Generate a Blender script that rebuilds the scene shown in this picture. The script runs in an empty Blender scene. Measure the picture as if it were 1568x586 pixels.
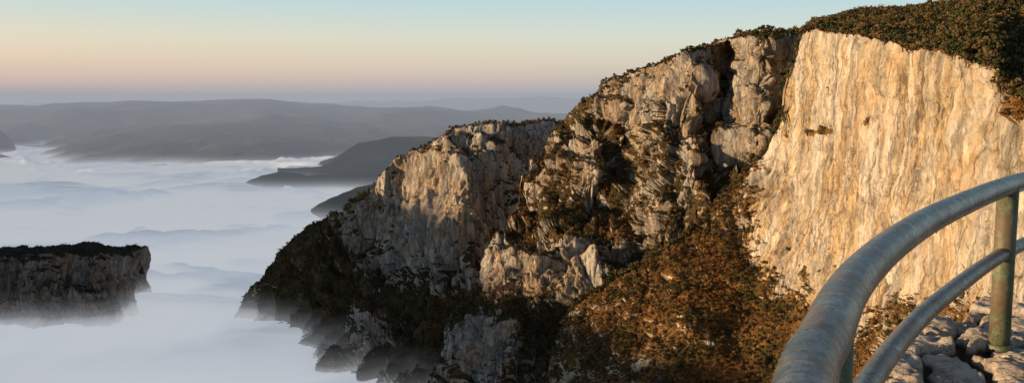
import bpy, math, numpy as np
from mathutils import Vector
rng=np.random.default_rng(7)
F=1358.0; CX=784.0; CY=293.0; PITCH=math.atan(143/F)
cp,sp=math.cos(PITCH),math.sin(PITCH)
def unproj(px,py,d):
    px=np.asarray(px,float);py=np.asarray(py,float);d=np.asarray(d,float)
    x=(px-CX)/F; y=(CY-py)/F
    return np.stack([d*x, d*(cp+y*sp), d*(-sp+y*cp)],-1)
# ---------------- noise
perm=rng.permutation(256); perm=np.concatenate([perm,perm]).astype(np.int32)
G=rng.normal(size=(256,3)); G/=np.linalg.norm(G,axis=1)[:,None]; G=G.astype(np.float32)
def pn(P,seed=0.0):
    P=np.asarray(P,np.float32)+np.float32(seed*17.31+1000)
    I=np.floor(P).astype(np.int32); f=P-I; u=f*f*f*(f*(f*6-15)+10); I&=255
    r=0
    for dx in (0,1):
        wx=u[...,0] if dx else 1-u[...,0]
        hx=perm[(I[...,0]+dx)&255]
        for dy in (0,1):
            wy=wx*(u[...,1] if dy else 1-u[...,1])
            hy=perm[hx+((I[...,1]+dy)&255)]
            for dz in (0,1):
                w=wy*(u[...,2] if dz else 1-u[...,2])
                g=G[perm[hy+((I[...,2]+dz)&255)]]
                r=r+w*(g[...,0]*(f[...,0]-dx)+g[...,1]*(f[...,1]-dy)+g[...,2]*(f[...,2]-dz))
    return r*1.6
RT=rng.random((256,4)).astype(np.float32)
def blocks(P,seed=0.0):
    P=np.asarray(P,np.float32)+np.float32(seed*13.7+500)
    B=np.floor(P-.5).astype(np.int32)
    f1=np.full(P.shape[:-1],9.,np.float32); f2=f1.copy(); val=np.zeros_like(f1)
    for dx in (0,1):
        for dy in (0,1):
            for dz in (0,1):
                I=B+np.array([dx,dy,dz],np.int32)
                h=perm[perm[perm[I[...,0]&255]+(I[...,1]&255)]+(I[...,2]&255)]
                j=RT[h]; q=P-(I+.2+.6*j[...,:3])
                d=np.abs(q).max(-1)*.5+np.sqrt((q*q).sum(-1))*.5
                v=j[...,3]+ (q[...,0]*(j[...,0]-.5)+q[...,1]*(j[...,1]-.5)+q[...,2]*(j[...,2]-.5))*1.1
                c=d<f1; f2=np.where(c,f1,np.minimum(f2,d)); val=np.where(c,v,val); f1=np.where(c,d,f1)
    return val-.5, f2-f1
def fbm(P,o=4,seed=0,gain=.5):
    a=1;s=0;P=np.asarray(P,np.float32)
    for k in range(o):
        s=s+a*pn(P,seed+k*3.7); a*=gain; P=P*2.03
    return s
def ridged(P,seed=0): return 1-2*np.abs(pn(P,seed))
def sst(a,b,x):
    t=np.clip((x-a)/(b-a),0,1); return t*t*(3-2*t)
def link(o,parent=None):
    bpy.context.scene.collection.objects.link(o)
    if parent: o.parent=parent
    return o
def mesh_from_grid(name,P,mat,attrs={},smooth=True,flip=False):
    nr,nc=P.shape[:2]
    me=bpy.data.meshes.new(name)
    me.vertices.add(nr*nc); me.vertices.foreach_set('co',P.reshape(-1).astype(np.float32))
    a=(np.arange(nr-1)[:,None]*nc+np.arange(nc-1)[None]).ravel()
    q=np.stack([a,a+nc,a+nc+1,a+1],-1)
    if flip:q=q[:,::-1]
    n=len(q)
    me.loops.add(n*4); me.polygons.add(n)
    me.loops.foreach_set('vertex_index',q.ravel().astype(np.int32))
    me.polygons.foreach_set('loop_start',np.arange(0,n*4,4,dtype=np.int32))
    me.polygons.foreach_set('loop_total',np.full(n,4,np.int32))
    me.update(calc_edges=True)
    me.polygons.foreach_set('use_smooth',np.full(n,smooth,bool))
    for k,v in attrs.items():
        at=me.attributes.new(k,'FLOAT','POINT'); at.data.foreach_set('value',v.ravel().astype(np.float32))
    me.materials.append(mat)
    o=bpy.data.objects.new(name,me); link(o); return o
# ---------------- node helper
class N:
    def __init__(s,name):
        s.m=bpy.data.materials.new(name); s.m.use_nodes=True; s.t=s.m.node_tree; s.t.nodes.clear()
        s.out=s.n('ShaderNodeOutputMaterial')
    def n(s,ty,**k):
        x=s.t.nodes.new(ty)
        for a,b in k.items(): setattr(x,a,b)
        return x
    def l(s,a,b): s.t.links.new(a,b)
    def pos(s,scale):
        g=s.n('ShaderNodeNewGeometry'); v=s.n('ShaderNodeVectorMath',operation='MULTIPLY'); v.inputs[1].default_value=scale
        s.l(g.outputs['Position'],v.inputs[0]); return v.outputs[0]
    def noise(s,scale,detail=5,rough=.6,dist=0,vec=None):
        x=s.n('ShaderNodeTexNoise'); x.inputs['Scale'].default_value=1; x.inputs['Detail'].default_value=detail
        x.inputs['Roughness'].default_value=rough; x.inputs['Distortion'].default_value=dist
        s.l(vec or s.pos(scale),x.inputs['Vector']); return x.outputs['Fac']
    def vor(s,scale,warp=0,wscale=(.05,.05,.05),feature='DISTANCE_TO_EDGE'):
        x=s.n('ShaderNodeTexVoronoi',feature=feature); x.inputs['Scale'].default_value=1
        v=s.pos(scale)
        if warp:
            nz=s.n('ShaderNodeTexNoise'); nz.inputs['Scale'].default_value=1; nz.inputs['Detail'].default_value=4; s.l(s.pos(wscale),nz.inputs['Vector'])
            sc=s.n('ShaderNodeVectorMath',operation='SCALE'); sc.inputs[3].default_value=warp; s.l(nz.outputs['Color'],sc.inputs[0])
            ad=s.n('ShaderNodeVectorMath',operation='ADD'); s.l(v,ad.inputs[0]); s.l(sc.outputs[0],ad.inputs[1]); v=ad.outputs[0]
        s.l(v,x.inputs['Vector']); return x.outputs['Distance']
    def ramp(s,f,stops):
        x=s.n('ShaderNodeValToRGB'); e=x.color_ramp.elements
        while len(e)<len(stops): e.new(.5)
        for i,(p,c) in enumerate(stops):
            e[i].position=p; e[i].color=(*(c if isinstance(c,tuple) else (c,c,c)),1)
        s.l(f,x.inputs[0]); return x.outputs[0]
    def mix(s,f,a,b,mode='MIX'):
        x=s.n('ShaderNodeMix',data_type='RGBA',blend_type=mode)
        for sock,v in ((x.inputs[0],f),(x.inputs[6],a),(x.inputs[7],b)):
            if isinstance(v,(int,float)): sock.default_value=v
            elif isinstance(v,tuple): sock.default_value=(*v,1)
            else: s.l(v,sock)
        return x.outputs[2]
    def math(s,op,a,b=0):
        x=s.n('ShaderNodeMath',operation=op)
        for i,v in enumerate((a,b)):
            if isinstance(v,(int,float)): x.inputs[i].default_value=v
            else: s.l(v,x.inputs[i])
        return x.outputs[0]
    def attr(s,name):
        x=s.n('ShaderNodeAttribute',attribute_name=name); return x.outputs['Fac']
    def bsdf(s,col,rough=.9,metal=0,bump=None,dist=1,strength=1):
        b=s.n('ShaderNodeBsdfPrincipled')
        if isinstance(col,tuple): b.inputs['Base Color'].default_value=(*col,1)
        else: s.l(col,b.inputs['Base Color'])
        for k,v in (('Roughness',rough),('Metallic',metal)):
            if isinstance(v,(int,float)): b.inputs[k].default_value=v
            else: s.l(v,b.inputs[k])
        b.inputs['Specular IOR Level'].default_value=.2
        if bump is not None:
            bm=s.n('ShaderNodeBump'); bm.inputs['Distance'].default_value=dist; bm.inputs['Strength'].default_value=strength
            s.l(bump,bm.inputs['Height']); s.l(bm.outputs[0],b.inputs['Normal'])
        s.l(b.outputs[0],s.out.inputs[0]); return b
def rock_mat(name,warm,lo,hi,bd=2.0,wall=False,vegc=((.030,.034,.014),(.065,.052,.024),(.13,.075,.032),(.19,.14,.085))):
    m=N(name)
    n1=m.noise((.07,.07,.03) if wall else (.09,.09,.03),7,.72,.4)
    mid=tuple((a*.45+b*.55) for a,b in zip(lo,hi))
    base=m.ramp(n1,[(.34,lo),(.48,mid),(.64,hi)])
    grp=m.ramp(m.noise((.035,.035,.006),3,.6,.3),[(.42,0.0),(.57,1.0)])
    st=m.ramp(m.noise((.22,.22,.009),6,.72,.3),[(.43,1.0),(.53,0.0)])
    f=m.math('MULTIPLY',st,m.math('ADD',m.math('MULTIPLY',grp,.7 if wall else .65),.12))
    base=m.mix(f,base,m.mix(1,base,(.36,.36,.38),'MULTIPLY'))
    sb=m.ramp(m.noise((.06,.06,.0035),6,.68,.4),[(.52,0.0),(.62,.6 if wall else .4)])
    base=m.mix(sb,base,m.mix(1,base,(.62,.62,.65),'MULTIPLY'))
    g2=m.ramp(m.noise((.022,.022,.012),6,.75,.5),[(.49,0.0),(.57,.75)])
    base=m.mix(g2,base,m.mix(1,base,(.66,.67,.70),'MULTIPLY'))
    oc=m.noise((.022,.022,.007),6,.75,.8)
    base=m.mix(m.ramp(oc,[(.44,0.0),(.58,.9)]),base,m.mix(1,base,warm,'MULTIPLY'))
    c1=m.ramp(m.vor((.045,.045,.009),.9,(.05,.05,.03)),[(0,1.0),(.022,.6),(.05,0.0)])
    c2=m.ramp(m.vor((.13,.13,.045),.9,(.12,.12,.08)),[(0,.8),(.03,.4),(.07,0.0)])
    brk=m.ramp(m.noise((.03,.03,.02),4,.7),[(.42,0.0),(.55,1.0)])
    crk=m.math('MAXIMUM',m.math('MULTIPLY',c1,.8),m.math('MULTIPLY',c2,brk))
    base=m.mix(m.math('MULTIPLY',crk,.7),base,m.mix(1,base,(.28,.26,.25),'MULTIPLY'))
    cr=m.noise((.5,.5,.25),6,.78,.5)
    base=m.mix(m.ramp(cr,[(.35,.75),(.44,0.0)]),base,m.mix(1,base,(.35,.33,.32),'MULTIPLY'))
    vg=m.noise((.05,.05,.05),6,.7)
    vg2=m.noise((.35,.35,.35),4,.75)
    veg=m.ramp(vg,[(.34,vegc[0]),(.47,vegc[1]),(.57,vegc[2]),(.72,vegc[3])])
    veg=m.mix(m.ramp(vg2,[(.38,.85),(.56,0.0)]),veg,(.020,.022,.010))
    vf=m.math('ADD',m.attr('veg'),m.math('MULTIPLY',m.math('SUBTRACT',m.noise((.22,.22,.15),5,.75),.5),1.5))
    col=m.mix(m.ramp(vf,[(.44,0.0),(.54,1.0)]),base,veg)
    b=m.math('ADD',m.math('MULTIPLY',m.noise((.28,.28,.15),7,.74,.3),2.2),m.math('MULTIPLY',m.noise((1.1,1.1,.8),4,.7),.6))
    b=m.math('SUBTRACT',b,m.math('MULTIPLY',crk,.7))
    m.bsdf(col,.95,0,b,bd,1)
    return m.m
def rbf(C):
    C=np.array(C,float); X=C[:,:2]/100; d=C[:,2]
    K=np.linalg.norm(X[:,None]-X[None],axis=2)
    n=len(C); A=np.zeros((n+3,n+3)); A[:n,:n]=K+np.eye(n)*-0.02; A[:n,n]=1; A[:n,n+1:]=X; A[n,:n]=1; A[n+1:,:n]=X.T
    w=np.linalg.solve(A,np.concatenate([d,[0,0,0]]))
    def f(px,py):
        q=np.stack([px,py],-1)/100; r=w[n]+q[...,0]*w[n+1]+q[...,1]*w[n+2]
        for i in range(n): r=r+w[i]*np.hypot(q[...,0]-X[i,0],q[...,1]-X[i,1])
        return r
    return f
def normals(P):
    du=np.gradient(P,axis=1); dv=np.gradient(P,axis=0)
    n=np.cross(dv,du); a=np.linalg.norm(n,axis=2); return n/(a[...,None]+1e-9),a
SC=[]
def sheet(name,ctrl,sky,px0,px1,nu,nv,pyb,back,nb,amp,blk,paint,mat,nscat,seed,rust,vbias=0,skyw=1.0,scl=1.0,jag=4,vs=.17,vlo=.36,tsc=1.0,low=0):
    sk=np.array(sky,float)
    px=np.linspace(px0,px1,nu)
    sy=np.interp(px,sk[:,0],sk[:,1])
    jx=np.stack([px/28,0*px,0*px],-1); sy=sy+jag*fbm(jx,4,seed+70,.6)
    C=list(ctrl)+[(a,b,c) for a,b,c in sky]
    f=rbf(C)
    v=np.linspace(0,1,nv)[:,None]
    PY=sy[None]+(np.maximum(pyb,sy+60)-sy)[None]*v; PX=np.broadcast_to(px[None],PY.shape)
    P=unproj(PX,PY,f(PX,PY))
    t=np.linspace(1,0,nb+1)[:-1][:,None,None]**1.5
    P0=P[0][None]; P1=back(px,P[0])
    P=np.concatenate([P0+(P1-P0)*t,P],0)
    PY=np.concatenate([np.repeat(PY[:1],nb,0),PY],0); PX=np.broadcast_to(px[None],PY.shape)
    isb=np.zeros(PY.shape); isb[:nb]=1
    n,_=normals(P)
    W=P+np.stack([pn(P/60,seed+50)*10,pn(P/60,seed+51)*10,pn(P/60,seed+52)*12],-1)
    W2=W+np.stack([pn(P/14,seed+53),pn(P/14,seed+54),pn(P/14,seed+55)],-1)*2.5
    z=np.array([1,1,vs])
    amod=.65+.7*np.clip(pn(P/110,seed+33)+.5,0,1)
    d =amp[0]*(ridged(W*z/95,seed+1)-.3)
    d+=amp[1]*(np.abs(pn(W*z/40,seed+2))*2.2-.7)*amod
    d+=amp[2]*(ridged(W2*z/15,seed+3)-.3)
    d+=amp[3]*(fbm(P*np.array([1,1,.5])/6.0,3,seed+4,.65))
    for s_,a_ in zip((38,14,5.5),blk):
        bv,be=blocks(W2*np.array([1,1,vs*1.5])/s_,seed+s_)
        d+=a_*(bv-.5*np.exp(-be/.10))*amod
    d+=amp[4]*pn(np.stack([P[...,0]/90,P[...,1]/90,P[...,2]/11+1.2*pn(P/80,seed+9)],-1),seed+5)
    kf=np.ones(nv); kf[:30]=np.linspace(.38,1,30)
    k=np.concatenate([np.full(nb,.33),kf])[:,None]
    P=P+n*(d*k)[...,None]
    n,a=normals(P)
    pw=np.zeros(PY.shape)
    for (x,y,rx,ry,w) in paint:
        pw+=w*np.exp(-(((PX-x)/rx)**2+((PY-y)/ry)**2)**1.5)
    nz=n[...,2]
    pw+=low*sst(-190,-260,P[...,2])
    veg=sst(vlo,vlo+.34,nz+.36*fbm(P/26,4,seed+20)+pw*(1-isb)+vbias+.25*isb)
    o=mesh_from_grid(name,P,mat,{'veg':veg})
    prob=(veg**1.5*a*(1+isb*(skyw-1))).ravel(); prob[np.linalg.norm(P,axis=2).ravel()<60]=0
    cum=np.cumsum(prob); idx=np.searchsorted(cum,rng.random(nscat)*cum[-1])
    Q=P.reshape(-1,3)[idx]+rng.normal(size=(nscat,3))*np.array([1.0,1.0,0])
    SC.append((Q,isb.ravel()[idx],rust,scl,seed,tsc))
    return o,P
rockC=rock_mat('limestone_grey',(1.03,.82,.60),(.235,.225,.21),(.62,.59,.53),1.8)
rockD=rock_mat('limestone_shaded',(1.05,.80,.60),(.11,.10,.09),(.31,.28,.245),2.0,False,((.020,.022,.012),(.035,.032,.019),(.06,.046,.028),(.09,.075,.05)))  # browner limestone, also darkened to carry the plateau's shade in its colour
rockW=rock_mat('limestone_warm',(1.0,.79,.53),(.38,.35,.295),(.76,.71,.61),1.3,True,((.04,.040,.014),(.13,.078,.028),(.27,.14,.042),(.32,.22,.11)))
# ---------- far promontory
skyC=[(330,530,1720),(370,470,1690),(385,440,1670),(400,420,1660),(440,370,1640),(470,343,1640),(530,320,1610),(550,303,1600),(590,262,1580),(610,237,1570),(650,225,1570),(672,206,1560),(690,198,1555),(740,190,1560),(800,188,1590),(860,188,1640),(960,186,1700)]
ctC=[(770,203,1530),(830,208,1580),(700,215,1500),(740,225,1480),(790,235,1520),(850,240,1600),(690,240,1470),(660,270,1500),(630,300,1550),(605,260,1600),(715,270,1430),(760,270,1480),(800,270,1530),(850,280,1590),
(545,390,1600),(580,420,1530),(620,430,1450),(660,430,1400),(690,430,1375),(710,400,1380),(740,400,1430),(790,340,1480),(850,350,1520),(530,340,1620),(535,400,1590),(450,400,1620),(420,450,1600),(480,450,1540),(520,470,1480),(560,475,1400),(600,500,1340),(640,500,1310),(700,500,1280),(510,540,1340),(560,586,1240),(620,586,1200),(700,586,1180),(495,580,1300),(400,480,1645),(440,500,1540),(400,600,1500),(500,700,1150),(700,700,1050),(350,700,1400),(800,586,1150),(900,400,1450),(900,600,1150),(660,330,1460),(590,340,1570),(705,340,1400),(740,330,1450)]
def backC(px,P0):
    w=sst(700,500,px)[:,None]
    return P0+np.array([60,420,-25])+w*np.array([-40,-120,-170])
paintC=[(455,410,85,75,.6),(545,300,35,28,.4),(480,490,110,60,.5),(620,475,80,24,.5),(660,540,120,45,.45),(600,255,30,14,.25),(515,350,28,40,.3),(800,300,40,70,.25),
 (645,280,55,55,-.5),(620,370,95,60,-.45),(700,330,50,100,-.4),(560,505,42,38,-1.1),(790,240,60,30,-.15),(775,198,110,14,-.45)]
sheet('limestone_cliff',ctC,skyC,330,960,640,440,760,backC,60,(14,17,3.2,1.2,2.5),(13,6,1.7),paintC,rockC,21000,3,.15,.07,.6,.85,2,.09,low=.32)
# ---------- middle buttresses
skyM=[(640,620,1090),(690,490,1120),(715,455,1150),(740,400,1180),(770,350,1230),(790,320,1260),(800,270,1300),(820,245,1340),(862,185,1380),(900,148,1300),(940,122,1250),(980,108,1220),(1030,90,1170),(1080,73,1120),(1110,62,1100),(1150,54,1030),(1200,50,1010),(1240,46,1010),(1330,44,1010)]
ctM=[(1170,80,985),(1195,75,1010),(1150,80,1000),(1132,130,1040),(1134,220,1020),(1165,150,975),(1160,220,965),(1190,120,1070),(1190,200,1050),
(1120,85,1170),(1108,130,1180),(1104,190,1150),(1120,255,1080),(1085,285,1010),
(1060,95,1090),(1075,130,1050),(1010,150,1110),(960,160,1180),(938,140,1270),(1000,215,1090),(1076,230,1015),(1040,285,1020),(1000,300,1030),
(953,205,1290),(942,260,1245),(935,320,1180),(900,350,1120),
(918,215,1185),(870,230,1240),(840,260,1265),(916,262,1140),(860,295,1200),(825,305,1240),
(850,350,1140),(885,385,1060),(760,400,1140),(800,430,1095),(915,440,995),(940,400,1050),(1000,350,1020),(1050,330,1000),
(800,500,1010),(740,490,1050),(775,520,965),(850,500,1010),(900,500,980),(720,586,960),(800,586,930),(850,586,920),(690,700,880),(850,700,850),(1100,400,1010),(1200,300,1020),(1240,200,1060),(1240,500,1000),(1240,700,950),(640,720,900)]
def backM(px,P0):
    w=sst(980,850,px)[:,None]
    return P0+np.array([70,380,-15])+w*np.array([60,-250,-140])
paintM=[(938,270,26,100,.65),(1000,240,50,42,.45),(850,350,95,24,.65),(1030,325,60,30,.55),(870,265,26,32,.4),(820,480,70,25,.55),(870,540,60,50,.5),(985,385,50,30,.55),(960,440,40,40,.5),(905,170,34,28,.4),(1100,300,40,30,.4),(1085,180,16,50,.3),(830,300,25,30,.35),
 (1160,150,45,95,-.5),(1030,125,70,50,-.45),(905,235,32,26,-.5),(765,410,50,38,-.6),(890,410,45,50,-.55),(745,530,50,50,-.9),(1055,250,25,40,-.25)]
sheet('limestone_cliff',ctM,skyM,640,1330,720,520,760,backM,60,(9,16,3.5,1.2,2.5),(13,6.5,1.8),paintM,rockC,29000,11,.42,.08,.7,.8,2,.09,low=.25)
# ---------- big right wall and talus
skyW=[(780,640,900),(835,586,915),(850,520,925),(880,470,930),(940,430,930),(1000,395,925),(1040,370,920),(1100,310,925),(1150,258,930),(1178,225,925),(1196,180,915),(1202,120,900),(1214,80,885),(1230,50,870),(1245,44,850),(1300,53,735),(1400,74,605),(1480,90,533),(1525,104,500),(1540,140,492),(1568,160,475),(1640,170,430),(1760,190,370)]
ctW=[(1245,130,845),(1300,150,735),(1400,160,602),(1500,200,512),(1600,250,445),(1230,250,855),(1215,330,845),(1300,300,720),(1400,320,595),(1500,320,508),(1600,340,440),(1700,350,390),
(1200,200,900),(1175,300,890),(1148,395,885),(1195,410,830),(1240,440,775),(1300,475,690),(1350,490,630),(1400,490,585),(1460,480,535),(1500,470,505),(1600,440,440),
(1145,586,730),(1240,586,670),(1300,586,610),(1400,586,530),(1500,586,460),(1000,586,790),(900,586,840),(1050,450,840),(1050,500,800),(950,480,880),(1150,490,800),(1100,370,900),(1240,500,740),
(800,720,880),(1000,720,680),(1300,720,480),(1500,720,380),(1700,720,300),(1700,500,370)]
sk2=np.array([(1180,70),(1245,40),(1290,28),(1340,22),(1400,19),(1450,14),(1475,3),(1500,-4),(1568,-12),(1760,-40)],float)
def backW(px,P0):
    y2=np.interp(px,sk2[:,0],sk2[:,1]); d2=P0[:,1]*1.02+270
    A=unproj(px,y2,d2); Bk=P0+np.array([60,180,-90])
    w=sst(1215,1250,px)[:,None]; return Bk*(1-w)+A*w
paintW=[(1370,220,190,190,-.9),(1210,330,60,110,-.45),(1400,400,150,60,-.5),(1100,330,50,60,.45),(1050,420,100,60,.55),(1080,530,260,80,.65),(1165,240,14,60,.2),(1270,200,14,8,1.9),(1248,205,8,6,1.6),(1560,150,25,40,1.0),(1480,480,80,25,.6),(1390,475,14,12,.8),(1050,490,20,16,-.9),(1085,520,12,14,-.9),(980,560,18,18,-.7),(1330,190,8,6,1.6),(1440,350,10,12,1.3),(1235,420,10,14,1.2),(1370,150,7,5,1.4)]
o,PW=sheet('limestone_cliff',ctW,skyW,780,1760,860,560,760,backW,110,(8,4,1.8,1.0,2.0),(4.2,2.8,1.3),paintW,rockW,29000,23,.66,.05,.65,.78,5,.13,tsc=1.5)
# ---------- left plateau in fog
skyL=[(-420,400,1650),(-200,396,1650),(0,393,1640),(60,390,1640),(120,391,1640),(180,388,1650),(200,391,1680),(214,398,1730),(222,414,1790),(228,440,1860),(236,480,1920),(248,520,1990)]
ctL=[(-200,500,1600),(0,440,1625),(100,470,1590),(145,430,1620),(198,430,1690),(205,500,1700),(0,500,1580),(185,480,1640),(-400,500,1600),(0,700,1400),(230,700,1700),(110,430,1640),(60,430,1610)]
def backL(px,P0): return P0+np.array([-10,150,-5])+sst(184,224,px)[:,None]*np.array([-80,60,-120])
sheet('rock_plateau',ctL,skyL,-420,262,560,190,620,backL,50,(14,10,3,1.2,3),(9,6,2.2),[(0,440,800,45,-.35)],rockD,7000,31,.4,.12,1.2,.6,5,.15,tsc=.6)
# ---------- hills
mh=N('forest_hills')
m=mh; c=m.ramp(m.noise((.003,.003,.003),7,.75),[(.38,(.02,.026,.018)),(.55,(.05,.05,.036)),(.7,(.12,.105,.08))]); m.bsdf(c,1,0,m.noise((.02,.02,.02),6,.7),8,1)
def hill(crest,depth,front,backd,seed,amp,nu=500,nv=120,zb=-470,p=1.3,L=None):
    cr=np.array(crest,float); px=np.linspace(cr[0,0],cr[-1,0],nu); py=np.interp(px,cr[:,0],cr[:,1])
    k=np.hanning(21);k/=k.sum(); py=np.convolve(np.pad(py,10,mode='edge'),k,'valid')
    T=unproj(px,py,np.full(nu,depth))
    rows=[]
    for t in np.linspace(-1,1,nv):
        if t<0: dd=depth+(front-depth)*(-t); h=(1+t)**p
        else: dd=depth+(backd-depth)*t; h=1-t
        s=dd/depth
        rows.append(np.stack([T[:,0]*s,T[:,1]*s,zb+(T[:,2]-zb)*h],-1))
    P=np.array(rows); L=L or amp*12
    hh=np.clip((P[...,2]-zb)/(T[:,2].max()-zb),0,1)
    nz=ridged(P*np.array([1,1,0])/L,seed)*.8+fbm(P*np.array([1,1,0])/(L*.4),5,seed+1,.5)*.35-.4
    env=np.sin(np.pi*np.clip(hh,0,1))*.95+.04
    P[...,2]+=amp*nz*env
    return mesh_from_grid('distant_hills',P,mh.m)
hill([(-600,159),(300,159),(450,156),(520,155),(620,156),(665,152),(720,148),(760,151),(830,147),(895,151),(1000,155),(1500,160)],21000,15500,26000,1,90)
hill([(-600,178),(0,166),(60,164),(110,158),(205,153),(255,156),(340,152),(410,151),(450,156),(520,163),(600,161),(660,160),(760,168),(870,178),(1100,190)],10500,6200,14500,2,130,700,260,-440,.75,1700)
hill([(10,232),(60,222),(120,206),(200,196),(300,188),(400,186),(480,190),(560,200),(640,212),(700,225)],7300,4650,9000,5,70,500,160,-450,.8,900)
hill([(425,262),(470,252),(510,240),(550,220),(600,208),(650,208),(700,214),(760,226),(1000,250)],4400,3500,5800,3,34)
hill([(370,284),(382,277),(400,268),(430,262),(470,268),(540,268),(620,270)],4000,3750,4300,4,12)
hill([(476,322),(485,314),(510,300),(545,284),(600,276),(760,300)],3000,2700,3600,6,18)
hill([(-500,170),(-100,190),(0,201),(12,208),(22,221),(30,236)],6500,6000,7200,7,25)
hill([(-200,228),(0,236),(12,239),(26,248)],5600,5300,5900,8,8)
mg=N('ground'); mg.bsdf(mg.ramp(mg.noise((.002,.002,.002),6),[(.3,(.04,.045,.03)),(.7,(.1,.09,.06))]))
xs=np.linspace(-30000,30000,60); ys=np.linspace(-12000,40000,60)
P=np.stack(np.broadcast_arrays(xs[None],ys[:,None],np.float64(-520)),-1); mesh_from_grid('ground',P,mg.m,flip=True)
# opposite gorge rim (off to the left) that keeps the valley in shade
s=np.linspace(0,1,300); a=np.array([-2500,-3200.]);b=np.array([-4300,4300.])
base=a[None]+(b-a)[None]*s[:,None]; dirn=(b-a)/np.linalg.norm(b-a); nrm=np.array([dirn[1],-dirn[0]])
crest=200+58*sst(700,1500,base[:,1])
rows=[]
for w in np.linspace(-1,1,61):
    h=1-abs(w)**1.5
    p=base+nrm*w*420
    rows.append(np.stack([p[:,0],p[:,1],-500+(500+crest)*h],-1))
P=np.array(rows); P[...,2]+=fbm(P*np.array([1,1,0])/260,5,77)*38
mesh_from_grid('opposite_gorge_ridge',P,rockD,{'veg':np.ones(P.shape[:2])},flip=True)
# ---------- fog
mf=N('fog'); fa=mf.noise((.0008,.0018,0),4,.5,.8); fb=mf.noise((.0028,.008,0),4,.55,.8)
cc=mf.ramp(mf.math('ADD',mf.math('MULTIPLY',fa,.65),mf.math('MULTIPLY',fb,.35)),[(.36,(.60,.64,.70)),(.5,(.88,.90,.93)),(.60,(.98,.98,.98))])  # pale and dark streaks in the albedo stand in for soft shading
bf=mf.bsdf(cc,1); bf.inputs['Specular IOR Level'].default_value=0; bf.inputs['Emission Strength'].default_value=.26  # fog surface glows a little in place of light scattered inside it
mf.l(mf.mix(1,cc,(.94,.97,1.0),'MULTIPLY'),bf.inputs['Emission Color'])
yy=np.geomspace(350,17000,760)[:,None]; ss=np.linspace(-1.3,.75,640)[None]
X=yy*ss; Y=yy+0*ss; Z=np.zeros_like(X)
Q=np.stack([X,Y,Z],-1); wq=Q+np.stack([pn(Q/500,90)*260,pn(Q/500,91)*260,Z],-1)
lump=np.clip(pn(wq/1100,98)+.75,0,1.1)
Z=-398+36*fbm(wq*np.array([1/700,1/430,0]),3,92,.5)+(18*(np.abs(pn(wq*np.array([1/280,1/170,0]),93))*2.2-.6)+8*(np.abs(pn(wq*np.array([1/110,1/80,0]),95))*2.2-.6))*lump+4*fbm(wq*np.array([1/90,1/50,0]),3,94,.55)
fpx=CX+F*X/Y
Z+=46*np.exp(-((fpx-470)/75)**2-((Y-4900)/450)**2)+30*np.exp(-((fpx-40)/70)**2-((Y-6400)/500)**2)
cap=np.interp(Y,[1250,1750,2300,2800],[-388,-376,-370,-335])
Z=cap-np.logaddexp(0,(cap-Z)/9)*9
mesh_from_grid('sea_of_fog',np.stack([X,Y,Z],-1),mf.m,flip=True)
def volbox(name,x0,x1,y0,y1,z0,z1,dens,col):
    me=bpy.data.meshes.new(name)
    v=[(x,y,z) for z in (z0,z1) for x,y in ((x0,y0),(x1,y0),(x1,y1),(x0,y1))]
    me.from_pydata(v,[],[(3,2,1,0),(4,5,6,7),(0,1,5,4),(1,2,6,5),(2,3,7,6),(3,0,4,7)])
    m=N(name); A=m.n('ShaderNodeVolumeAbsorption'); A.inputs[0].default_value=(0,0,0,1); A.inputs[1].default_value=dens
    E=m.n('ShaderNodeEmission'); E.inputs[0].default_value=(*col,1); E.inputs[1].default_value=dens  # volume emission replaces the light that haze and mist would scatter
    S=m.n('ShaderNodeAddShader'); m.l(A.outputs[0],S.inputs[0]); m.l(E.outputs[0],S.inputs[1]); m.l(S.outputs[0],m.out.inputs['Volume'])
    me.materials.append(m.m); o=bpy.data.objects.new(name,me); link(o)
fc=(.51,.54,.58)
for i,(zt,dn) in enumerate(((-350,.0004),(-364,.0010),(-378,.0026),(-390,.012))):
    volbox('valley_mist',-9000-10*i,1500+10*i,900-10*i,12000+10*i,-480-i,zt,dn,fc)
volbox('haze',-40000,40000,1900,40000,-530,130,1.15e-4,(.36,.38,.425))
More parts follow.
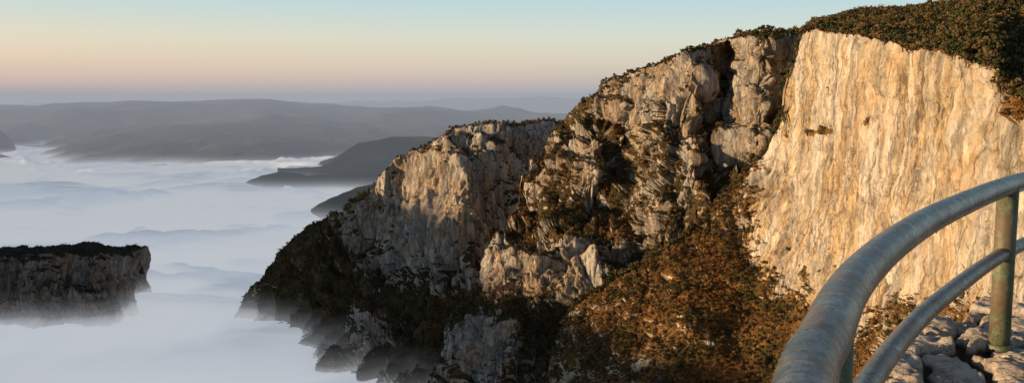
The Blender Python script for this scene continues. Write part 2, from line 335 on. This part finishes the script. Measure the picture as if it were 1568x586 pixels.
# ---------- vegetation meshes
def leafmat(name,c1,c2):
    m=N(name); oi=m.n('ShaderNodeObjectInfo')
    col=m.ramp(oi.outputs['Random'],[(0,c1),(1,c2)])
    m.bsdf(col,.9); return m.m
def shrub(name,mat,trunk,seed,n=75):
    r=np.random.default_rng(seed); V=[];Fc=[];M=[]
    h0=.0
    if trunk:
        k=6; zs=[-.3,.5,1.0]; rs=[.09,.06,.02]
        for z_,r_ in zip(zs,rs):
            for i in range(k): V.append((r_*math.cos(i*2*math.pi/k)+.05*z_,r_*math.sin(i*2*math.pi/k),z_))
        for j in range(2):
            for i in range(k): Fc.append((j*k+i,j*k+(i+1)%k,(j+1)*k+(i+1)%k,(j+1)*k+i)); M.append(1)
        for ang in (0.3,2.3,4.3):
            b0=len(V); e=(.45*math.cos(ang),.45*math.sin(ang),.85)
            V+= [(.03,0,.4),(-.02,.03,.4),(0,-.03,.45),e]; Fc+=[(b0,b0+1,b0+3),(b0+1,b0+2,b0+3),(b0+2,b0,b0+3)]; M+=[1]*3
        h0=.45
    cl=[(r.normal()*.28,r.normal()*.28,h0+.15+.55*r.random(),.22+.2*r.random()) for _ in range(7)]
    for i in range(n):
        cx,cy,cz,cr=cl[r.integers(len(cl))]
        d=r.normal(size=3); d/=np.linalg.norm(d); c=np.array([cx,cy,cz])+d*cr*(.75+.35*r.random())*np.array([1,1,.8])
        if c[2]<-.1: c[2]=-.1
        t=np.cross(d,r.normal(size=3)); t/=np.linalg.norm(t); bt=np.cross(d+.5*r.normal(size=3),t); bt/=np.linalg.norm(bt); sz=.10+.11*r.random()
        if trunk: sz*=.8
        b0=len(V); V+=[tuple(c+t*sz),tuple(c+bt*sz),tuple(c-t*sz),tuple(c-bt*sz*.8)]; Fc.append((b0,b0+1,b0+2,b0+3)); M.append(0)
    me=bpy.data.meshes.new(name); me.from_pydata(V,[],Fc); me.materials.append(mat); me.materials.append(bark)
    me.polygons.foreach_set('material_index',M); me.update()
    return bpy.data.objects.new(name,me)
mb=N('bark'); mb.bsdf((.09,.07,.05)); bark=mb.m
G1=leafmat('foliage_green',(.028,.037,.013),(.062,.068,.024)); G2=leafmat('foliage_olive',(.06,.052,.020),(.15,.095,.038)); G3=leafmat('foliage_rust',(.14,.064,.022),(.34,.165,.055))
col=bpy.data.collections.new('plants')
kinds=[shrub('a_pine',G1,True,1,140),shrub('b_oak',G2,True,2,140),shrub('c_bush_green',G1,False,3),shrub('d_bush_olive',G2,False,4),shrub('e_bush_rust',G3,False,5)]
for o in kinds: col.objects.link(o)
pts=[];sc=[];ix=[]
for Q,b,rust,scl,seed,tsc in SC:
    n=len(Q); r=rng.random(n); nn=pn(Q/42,seed+60)*1.2+.5+rng.normal(size=n)*.14
    rl=rust*(1-.5*sst(-190,-245,Q[:,2]))
    k=np.where(nn<rl*.9,4,np.where(r<.5,2,3)); tr=(b>0)|(r>.95)
    k=np.where(tr,np.where(r%.1<.045,0,1),k); 
    s=np.where(tr,(2.8+3.4*rng.random(n)**1.5)*np.where(b>0,tsc,1),1.4+2.8*rng.random(n)**1.8)*scl
    pts.append(Q-np.array([0,0,.3])); sc.append(s); ix.append(k)
pts=np.concatenate(pts);sc=np.concatenate(sc);ix=np.concatenate(ix)
me=bpy.data.meshes.new('scrub_forest'); me.vertices.add(len(pts)); me.vertices.foreach_set('co',pts.ravel().astype(np.float32))
for nme,ty,v in (('scl','FLOAT',sc),('rot','FLOAT',rng.random(len(pts))*6.28),('kind','INT',ix)):
    at=me.attributes.new(nme,ty,'POINT'); at.data.foreach_set('value',v.astype(np.float32 if ty=='FLOAT' else np.int32))
fo=bpy.data.objects.new('scrub_forest',me); link(fo)
ng=bpy.data.node_groups.new('scatter','GeometryNodeTree')
ng.interface.new_socket('Geometry',in_out='INPUT',socket_type='NodeSocketGeometry'); ng.interface.new_socket('Geometry',in_out='OUTPUT',socket_type='NodeSocketGeometry')
gi=ng.nodes.new('NodeGroupInput');go=ng.nodes.new('NodeGroupOutput'); ip=ng.nodes.new('GeometryNodeInstanceOnPoints'); ci=ng.nodes.new('GeometryNodeCollectionInfo')
ci.inputs[0].default_value=col; ci.inputs['Separate Children'].default_value=True; ci.inputs['Reset Children'].default_value=True
def na(n,t):
    x=ng.nodes.new('GeometryNodeInputNamedAttribute'); x.data_type=t; x.inputs[0].default_value=n; return x.outputs['Attribute']
cx=ng.nodes.new('ShaderNodeCombineXYZ'); ng.links.new(na('rot','FLOAT'),cx.inputs[2])
L=ng.links.new
L(gi.outputs[0],ip.inputs['Points']); L(ci.outputs[0],ip.inputs['Instance']); ip.inputs['Pick Instance'].default_value=True
L(na('kind','INT'),ip.inputs['Instance Index']); L(cx.outputs[0],ip.inputs['Rotation']); L(na('scl','FLOAT'),ip.inputs['Scale']); L(ip.outputs[0],go.inputs[0])
md=fo.modifiers.new('scatter','NODES'); md.node_group=ng
# ---------- railing
ZR=-.30
pxy=[(1232,586),(1262,520),(1291,455),(1326,410),(1376,367),(1450,323),(1568,277)]
plan=[]
for a,b in pxy:
    u=unproj(a,b,1.0); k=ZR/u[2]; plan.append((u[0]*k,u[1]*k))
plan=[(-.62,-1.3),(-.25,-.45),(.06,.25)]+plan
d1=np.array(plan[-1])-np.array(plan[-2]); d1/=np.linalg.norm(d1)
e=np.array(plan[-1]); plan+= [tuple(e+d1*.8+np.array([.12,-.12])),tuple(e+d1*1.8+np.array([.5,-.5]))]
plan=np.array(plan)
def catmull(Pn,n=14):
    out=[];Q=np.vstack([2*Pn[0]-Pn[1],Pn,2*Pn[-1]-Pn[-2]])
    for i in range(1,len(Q)-2):
        for t in np.linspace(0,1,n,endpoint=False):
            p0,p1,p2,p3=Q[i-1:i+3]
            out.append(.5*((2*p1)+(-p0+p2)*t+(2*p0-5*p1+4*p2-p3)*t*t+(-p0+3*p1-3*p2+p3)*t**3))
    out.append(Q[-2]); return np.array(out)
cur=catmull(plan)
for _ in range(12): cur[1:-1]=(cur[:-2]+2*cur[1:-1]+cur[2:])/4
def metal(name,c1,c2,c3,metalness,r0,r1):
    m=N(name)
    n1=m.noise((14,14,14),8,.7,.5); n2=m.noise((80,80,80),7,.75,.3); n3=m.noise((7,7,7),8,.75,.3); n4=m.noise((45,45,45),6,.7,.4)
    c=m.ramp(n1,[(.35,c1),(.5,c2),(.66,c3)])
    c=m.mix(m.ramp(n4,[(.54,0.0),(.62,.45)]),c,tuple(min(1,x*1.3) for x in c3))
    c=m.mix(m.ramp(n2,[(.50,0.0),(.58,.8)]),c,(.085,.06,.04))
    c=m.mix(m.ramp(n3,[(.52,0.0),(.57,.8)]),c,(.12,.08,.05))
    r=m.ramp(n4,[(.3,r0),(.7,r1)])
    mt=m.math('MULTIPLY',m.ramp(n3,[(.52,1.0),(.57,.2)]),metalness)
    b=m.bsdf(c,r,mt,m.math('ADD',n2,n4),.0014,.8); b.inputs['Specular IOR Level'].default_value=.5
    return m.m
mrail=metal('galvanised_steel',(.10,.125,.13),(.19,.22,.225),(.33,.365,.36),.8,.2,.42)
mpost=metal('green_painted_steel',(.05,.075,.04),(.09,.12,.065),(.17,.20,.13),.1,.45,.7)
rail=bpy.data.objects.new('metal_railing',None); link(rail)
def tube(name,pts,r,mat):
    pts=[Vector(p) for p in pts]; k=28; V=[];Fc=[]
    for i,p in enumerate(pts):
        t=(pts[min(i+1,len(pts)-1)]-pts[max(i-1,0)]).normalized()
        a=t.cross(Vector((0,0,1)) if abs(t.z)<.9 else Vector((1,0,0))).normalized(); b=t.cross(a)
        for j in range(k):
            an=2*math.pi*j/k; V.append(p+(a*math.cos(an)+b*math.sin(an))*r)
    for i in range(len(pts)-1):
        for j in range(k): Fc.append((i*k+j,i*k+(j+1)%k,(i+1)*k+(j+1)%k,(i+1)*k+j))
    Fc.append(tuple(range(k))[::-1]); Fc.append(tuple(range((len(pts)-1)*k,len(pts)*k)))
    me=bpy.data.meshes.new(name); me.from_pydata(V,[],Fc); me.polygons.foreach_set('use_smooth',[len(f)==4 for f in Fc]); me.materials.append(mat)
    o=bpy.data.objects.new(name,me); link(o,rail); return o
tube('top_rail',[(x,y,ZR) for x,y in cur],.033,mrail)
tube('middle_rail',[(x,y,ZR-.235) for x,y in cur],.0235,mrail)
LEDGE=-.86
def at_px(pxx):
    q=(cur[:,0]/cur[:,1])*F/cp*1.0+CX
    ok=cur[:,1]>.5
    i=np.argmin(np.abs(q-pxx)+1e6*(~ok)); return cur[i]
for i,pxx in enumerate((1286,1552)):
    x,y=at_px(pxx)
    tube('post_%d'%(i+1),[(x,y,LEDGE-.05),(x,y,-.6),(x,y,ZR)],.034 if i else .03,mpost)
    tube('post_collar_%d'%(i+1),[(x,y,LEDGE-.02),(x,y,LEDGE+.006)],.044,mpost)
for i,c in enumerate((cur[4],cur[22],cur[-16])):
    tube('post_%d'%(i+3),[(c[0],c[1],LEDGE-.05),(c[0],c[1],-.6),(c[0],c[1],ZR)],.032,mpost)
# ---------- stone parapet
nx,ny=760,900
xs=np.linspace(-1.6,4.2,nx); ys=np.linspace(-1.4,5.6,ny)
X,Y=np.meshgrid(xs,ys)
best=np.full(X.shape,1e9); sd=np.zeros(X.shape)
for i in range(0,len(cur)-4,4):
    a=cur[i];b=cur[min(i+4,len(cur)-1)]; d=b-a; l=np.linalg.norm(d); t=np.clip(((X-a[0])*d[0]+(Y-a[1])*d[1])/l**2,0,1)
    qx=X-a[0]-t*d[0]; qy=Y-a[1]-t*d[1]; dist=np.hypot(qx,qy); sg=np.sign(d[0]*qy-d[1]*qx)
    mk=dist<best; best=np.where(mk,dist,best); sd=np.where(mk,sg*dist,sd)
PP=np.stack([X,Y,0*X],-1)
wx=X+.05*pn(PP*4,1)+.02*pn(PP*13,31); wy=Y+.05*pn(PP*4,2)+.02*pn(PP*13,32)
cs=np.array([.32,.21]); ang=.75; ca,sa=math.cos(ang),math.sin(ang)
ux=(wx*ca+wy*sa)/cs[0]; uy=(-wx*sa+wy*ca)/cs[1]
f1=np.full(X.shape,9.);f2=f1.copy();cid=np.zeros(X.shape,int)
jt=rng.random((4096,2))
for dx in (-1,0,1):
    for dy in (-1,0,1):
        ix_=np.floor(ux).astype(int)+dx; iy_=np.floor(uy).astype(int)+dy
        h=(ix_*73+iy_*179)%4096
        ax=ix_+.1+.8*jt[h,0]-ux; ay=iy_+.1+.8*jt[h,1]-uy
        d=.6*np.hypot(ax,ay)+.4*np.maximum(abs(ax),abs(ay))
        c1=d<f1; f2=np.where(c1,f1,np.minimum(f2,d)); cid=np.where(c1,h,cid); f1=np.where(c1,d,f1)
edge=f2-f1; hr=jt[cid,0]; hr2=jt[(cid*7+3)%4096,1]; hr3=jt[(cid*5+1)%4096,0]
stone=sst(.05,.15,edge+.05*pn(PP*16,5)-.03*pn(PP*40,15))
lim=.24+.12*(hr-.5)+.03*pn(PP*5,4)
Z=LEDGE-.04+stone*(.025+.035*hr)+ .010*fbm(PP*8,5,6,.6)*(.4+stone)
Z=Z-np.where(pn(PP*7,44)>.2,.010,0)*stone-np.where(pn(PP*11,45)>.3,.007,0)*stone
drop=sst(0,.035,sd-lim); Z=Z-drop*(.25+6*np.clip(sd-lim,0,1.2))
inn=sst(0,.04,-sd-.62); Z=Z*(1-inn)+(-1.62+.01*fbm(PP*7,3,8))*inn
ms=N('weathered_stone')
n1=ms.noise((6,6,6),9,.7,.3); n2=ms.noise((40,40,40),5,.7); n5=ms.noise((18,18,18),7,.75)
sc_=ms.ramp(n1,[(.3,(.38,.32,.27)),(.5,(.66,.59,.51)),(.7,(.80,.75,.68))])
sc_=ms.mix(ms.ramp(n5,[(.37,.7),(.46,0.0)]),sc_,(.20,.155,.115))
sc_=ms.mix(ms.ramp(n2,[(.34,.7),(.45,0.0)]),sc_,(.12,.10,.08))
sc_=ms.mix(ms.ramp(ms.attr('cell'),[(0,.0),(1,.5)]),sc_,ms.mix(1,sc_,(.60,.50,.41),'MULTIPLY'))
jc=ms.ramp(n2,[(.35,(.035,.03,.018)),(.55,(.09,.065,.035)),(.7,(.16,.11,.06))])
sc_=ms.mix(ms.ramp(ms.attr('stone'),[(.3,0.0),(.7,1.0)]),jc,sc_)
ms.bsdf(sc_,.9,0,ms.math('ADD',ms.math('ADD',n1,n5),ms.math('MULTIPLY',n2,.5)),.03,1)
mesh_from_grid('stone_parapet',np.stack([X,Y,Z],-1),ms.m,{'stone':stone,'cell':hr3},flip=True)
# ---------- sky and sun
EL=7.0; tx,ty=-.985,-.10
W=bpy.data.worlds.new('World'); bpy.context.scene.world=W; W.use_nodes=True; nt=W.node_tree; bg=nt.nodes['Background']
st=nt.nodes.new('ShaderNodeTexSky'); st.sky_type='NISHITA'; st.sun_disc=False; st.sun_elevation=math.radians(EL); st.sun_rotation=math.atan2(tx,ty); st.altitude=900; st.air_density=1; st.dust_density=1.2; st.ozone_density=1.5
tc=nt.nodes.new('ShaderNodeTexCoord'); sx=nt.nodes.new('ShaderNodeSeparateXYZ'); nt.links.new(tc.outputs['Generated'],sx.inputs[0])
def wramp(stops):
    x=nt.nodes.new('ShaderNodeValToRGB'); e=x.color_ramp.elements
    while len(e)<len(stops): e.new(.5)
    for i,(p,c) in enumerate(stops): e[i].position=p; e[i].color=(*c,1)
    nt.links.new(sx.outputs[2],x.inputs[0]); return x.outputs[0]
k=10
left=wramp([(0,(.78,.52,.44)),(.018,(.86,.60,.49)),(.04,(.90,.70,.52)),(.065,(.82,.76,.60)),(.10,(.62,.75,.74)),(.3,(.20,.29,.39)),(1,(.08,.12,.20))])
right=wramp([(0,(.66,.57,.52)),(.018,(.72,.62,.53)),(.04,(.77,.71,.56)),(.065,(.73,.77,.67)),(.10,(.56,.74,.77)),(.3,(.19,.28,.39)),(1,(.08,.12,.20))])
mr=nt.nodes.new('ShaderNodeMapRange'); mr.inputs['From Min'].default_value=-.5; mr.inputs['From Max'].default_value=.3; nt.links.new(sx.outputs[0],mr.inputs[0])
mx=nt.nodes.new('ShaderNodeMix'); mx.data_type='RGBA'; nt.links.new(mr.outputs[0],mx.inputs[0]); nt.links.new(left,mx.inputs[6]); nt.links.new(right,mx.inputs[7])
vm=nt.nodes.new('ShaderNodeVectorMath'); vm.operation='SCALE'; vm.inputs[3].default_value=k; nt.links.new(mx.outputs[2],vm.inputs[0])
m2=nt.nodes.new('ShaderNodeMix'); m2.data_type='RGBA'; m2.inputs[0].default_value=.88; nt.links.new(st.outputs[0],m2.inputs[6]); nt.links.new(vm.outputs[0],m2.inputs[7])
nt.links.new(m2.outputs[2],bg.inputs[0]); bg.inputs[1].default_value=.1
sl=bpy.data.lights.new('sun','SUN'); sl.energy=7.8; sl.angle=math.radians(.5); sl.color=(1,.66,.34)
so=bpy.data.objects.new('sun',sl); link(so)
v=Vector((tx,ty,math.tan(math.radians(EL)))); so.rotation_euler=v.to_track_quat('Z','Y').to_euler(); so.location=(0,0,300)
cam=bpy.data.cameras.new('camera'); cam.sensor_width=36; cam.lens=36*F/1568; cam.clip_start=.05; cam.clip_end=90000
co=bpy.data.objects.new('camera',cam); link(co); co.rotation_euler=(math.pi/2-PITCH,0,0); bpy.context.scene.camera=co
bpy.context.scene.view_settings.view_transform='Standard'; bpy.context.scene.view_settings.look='None'
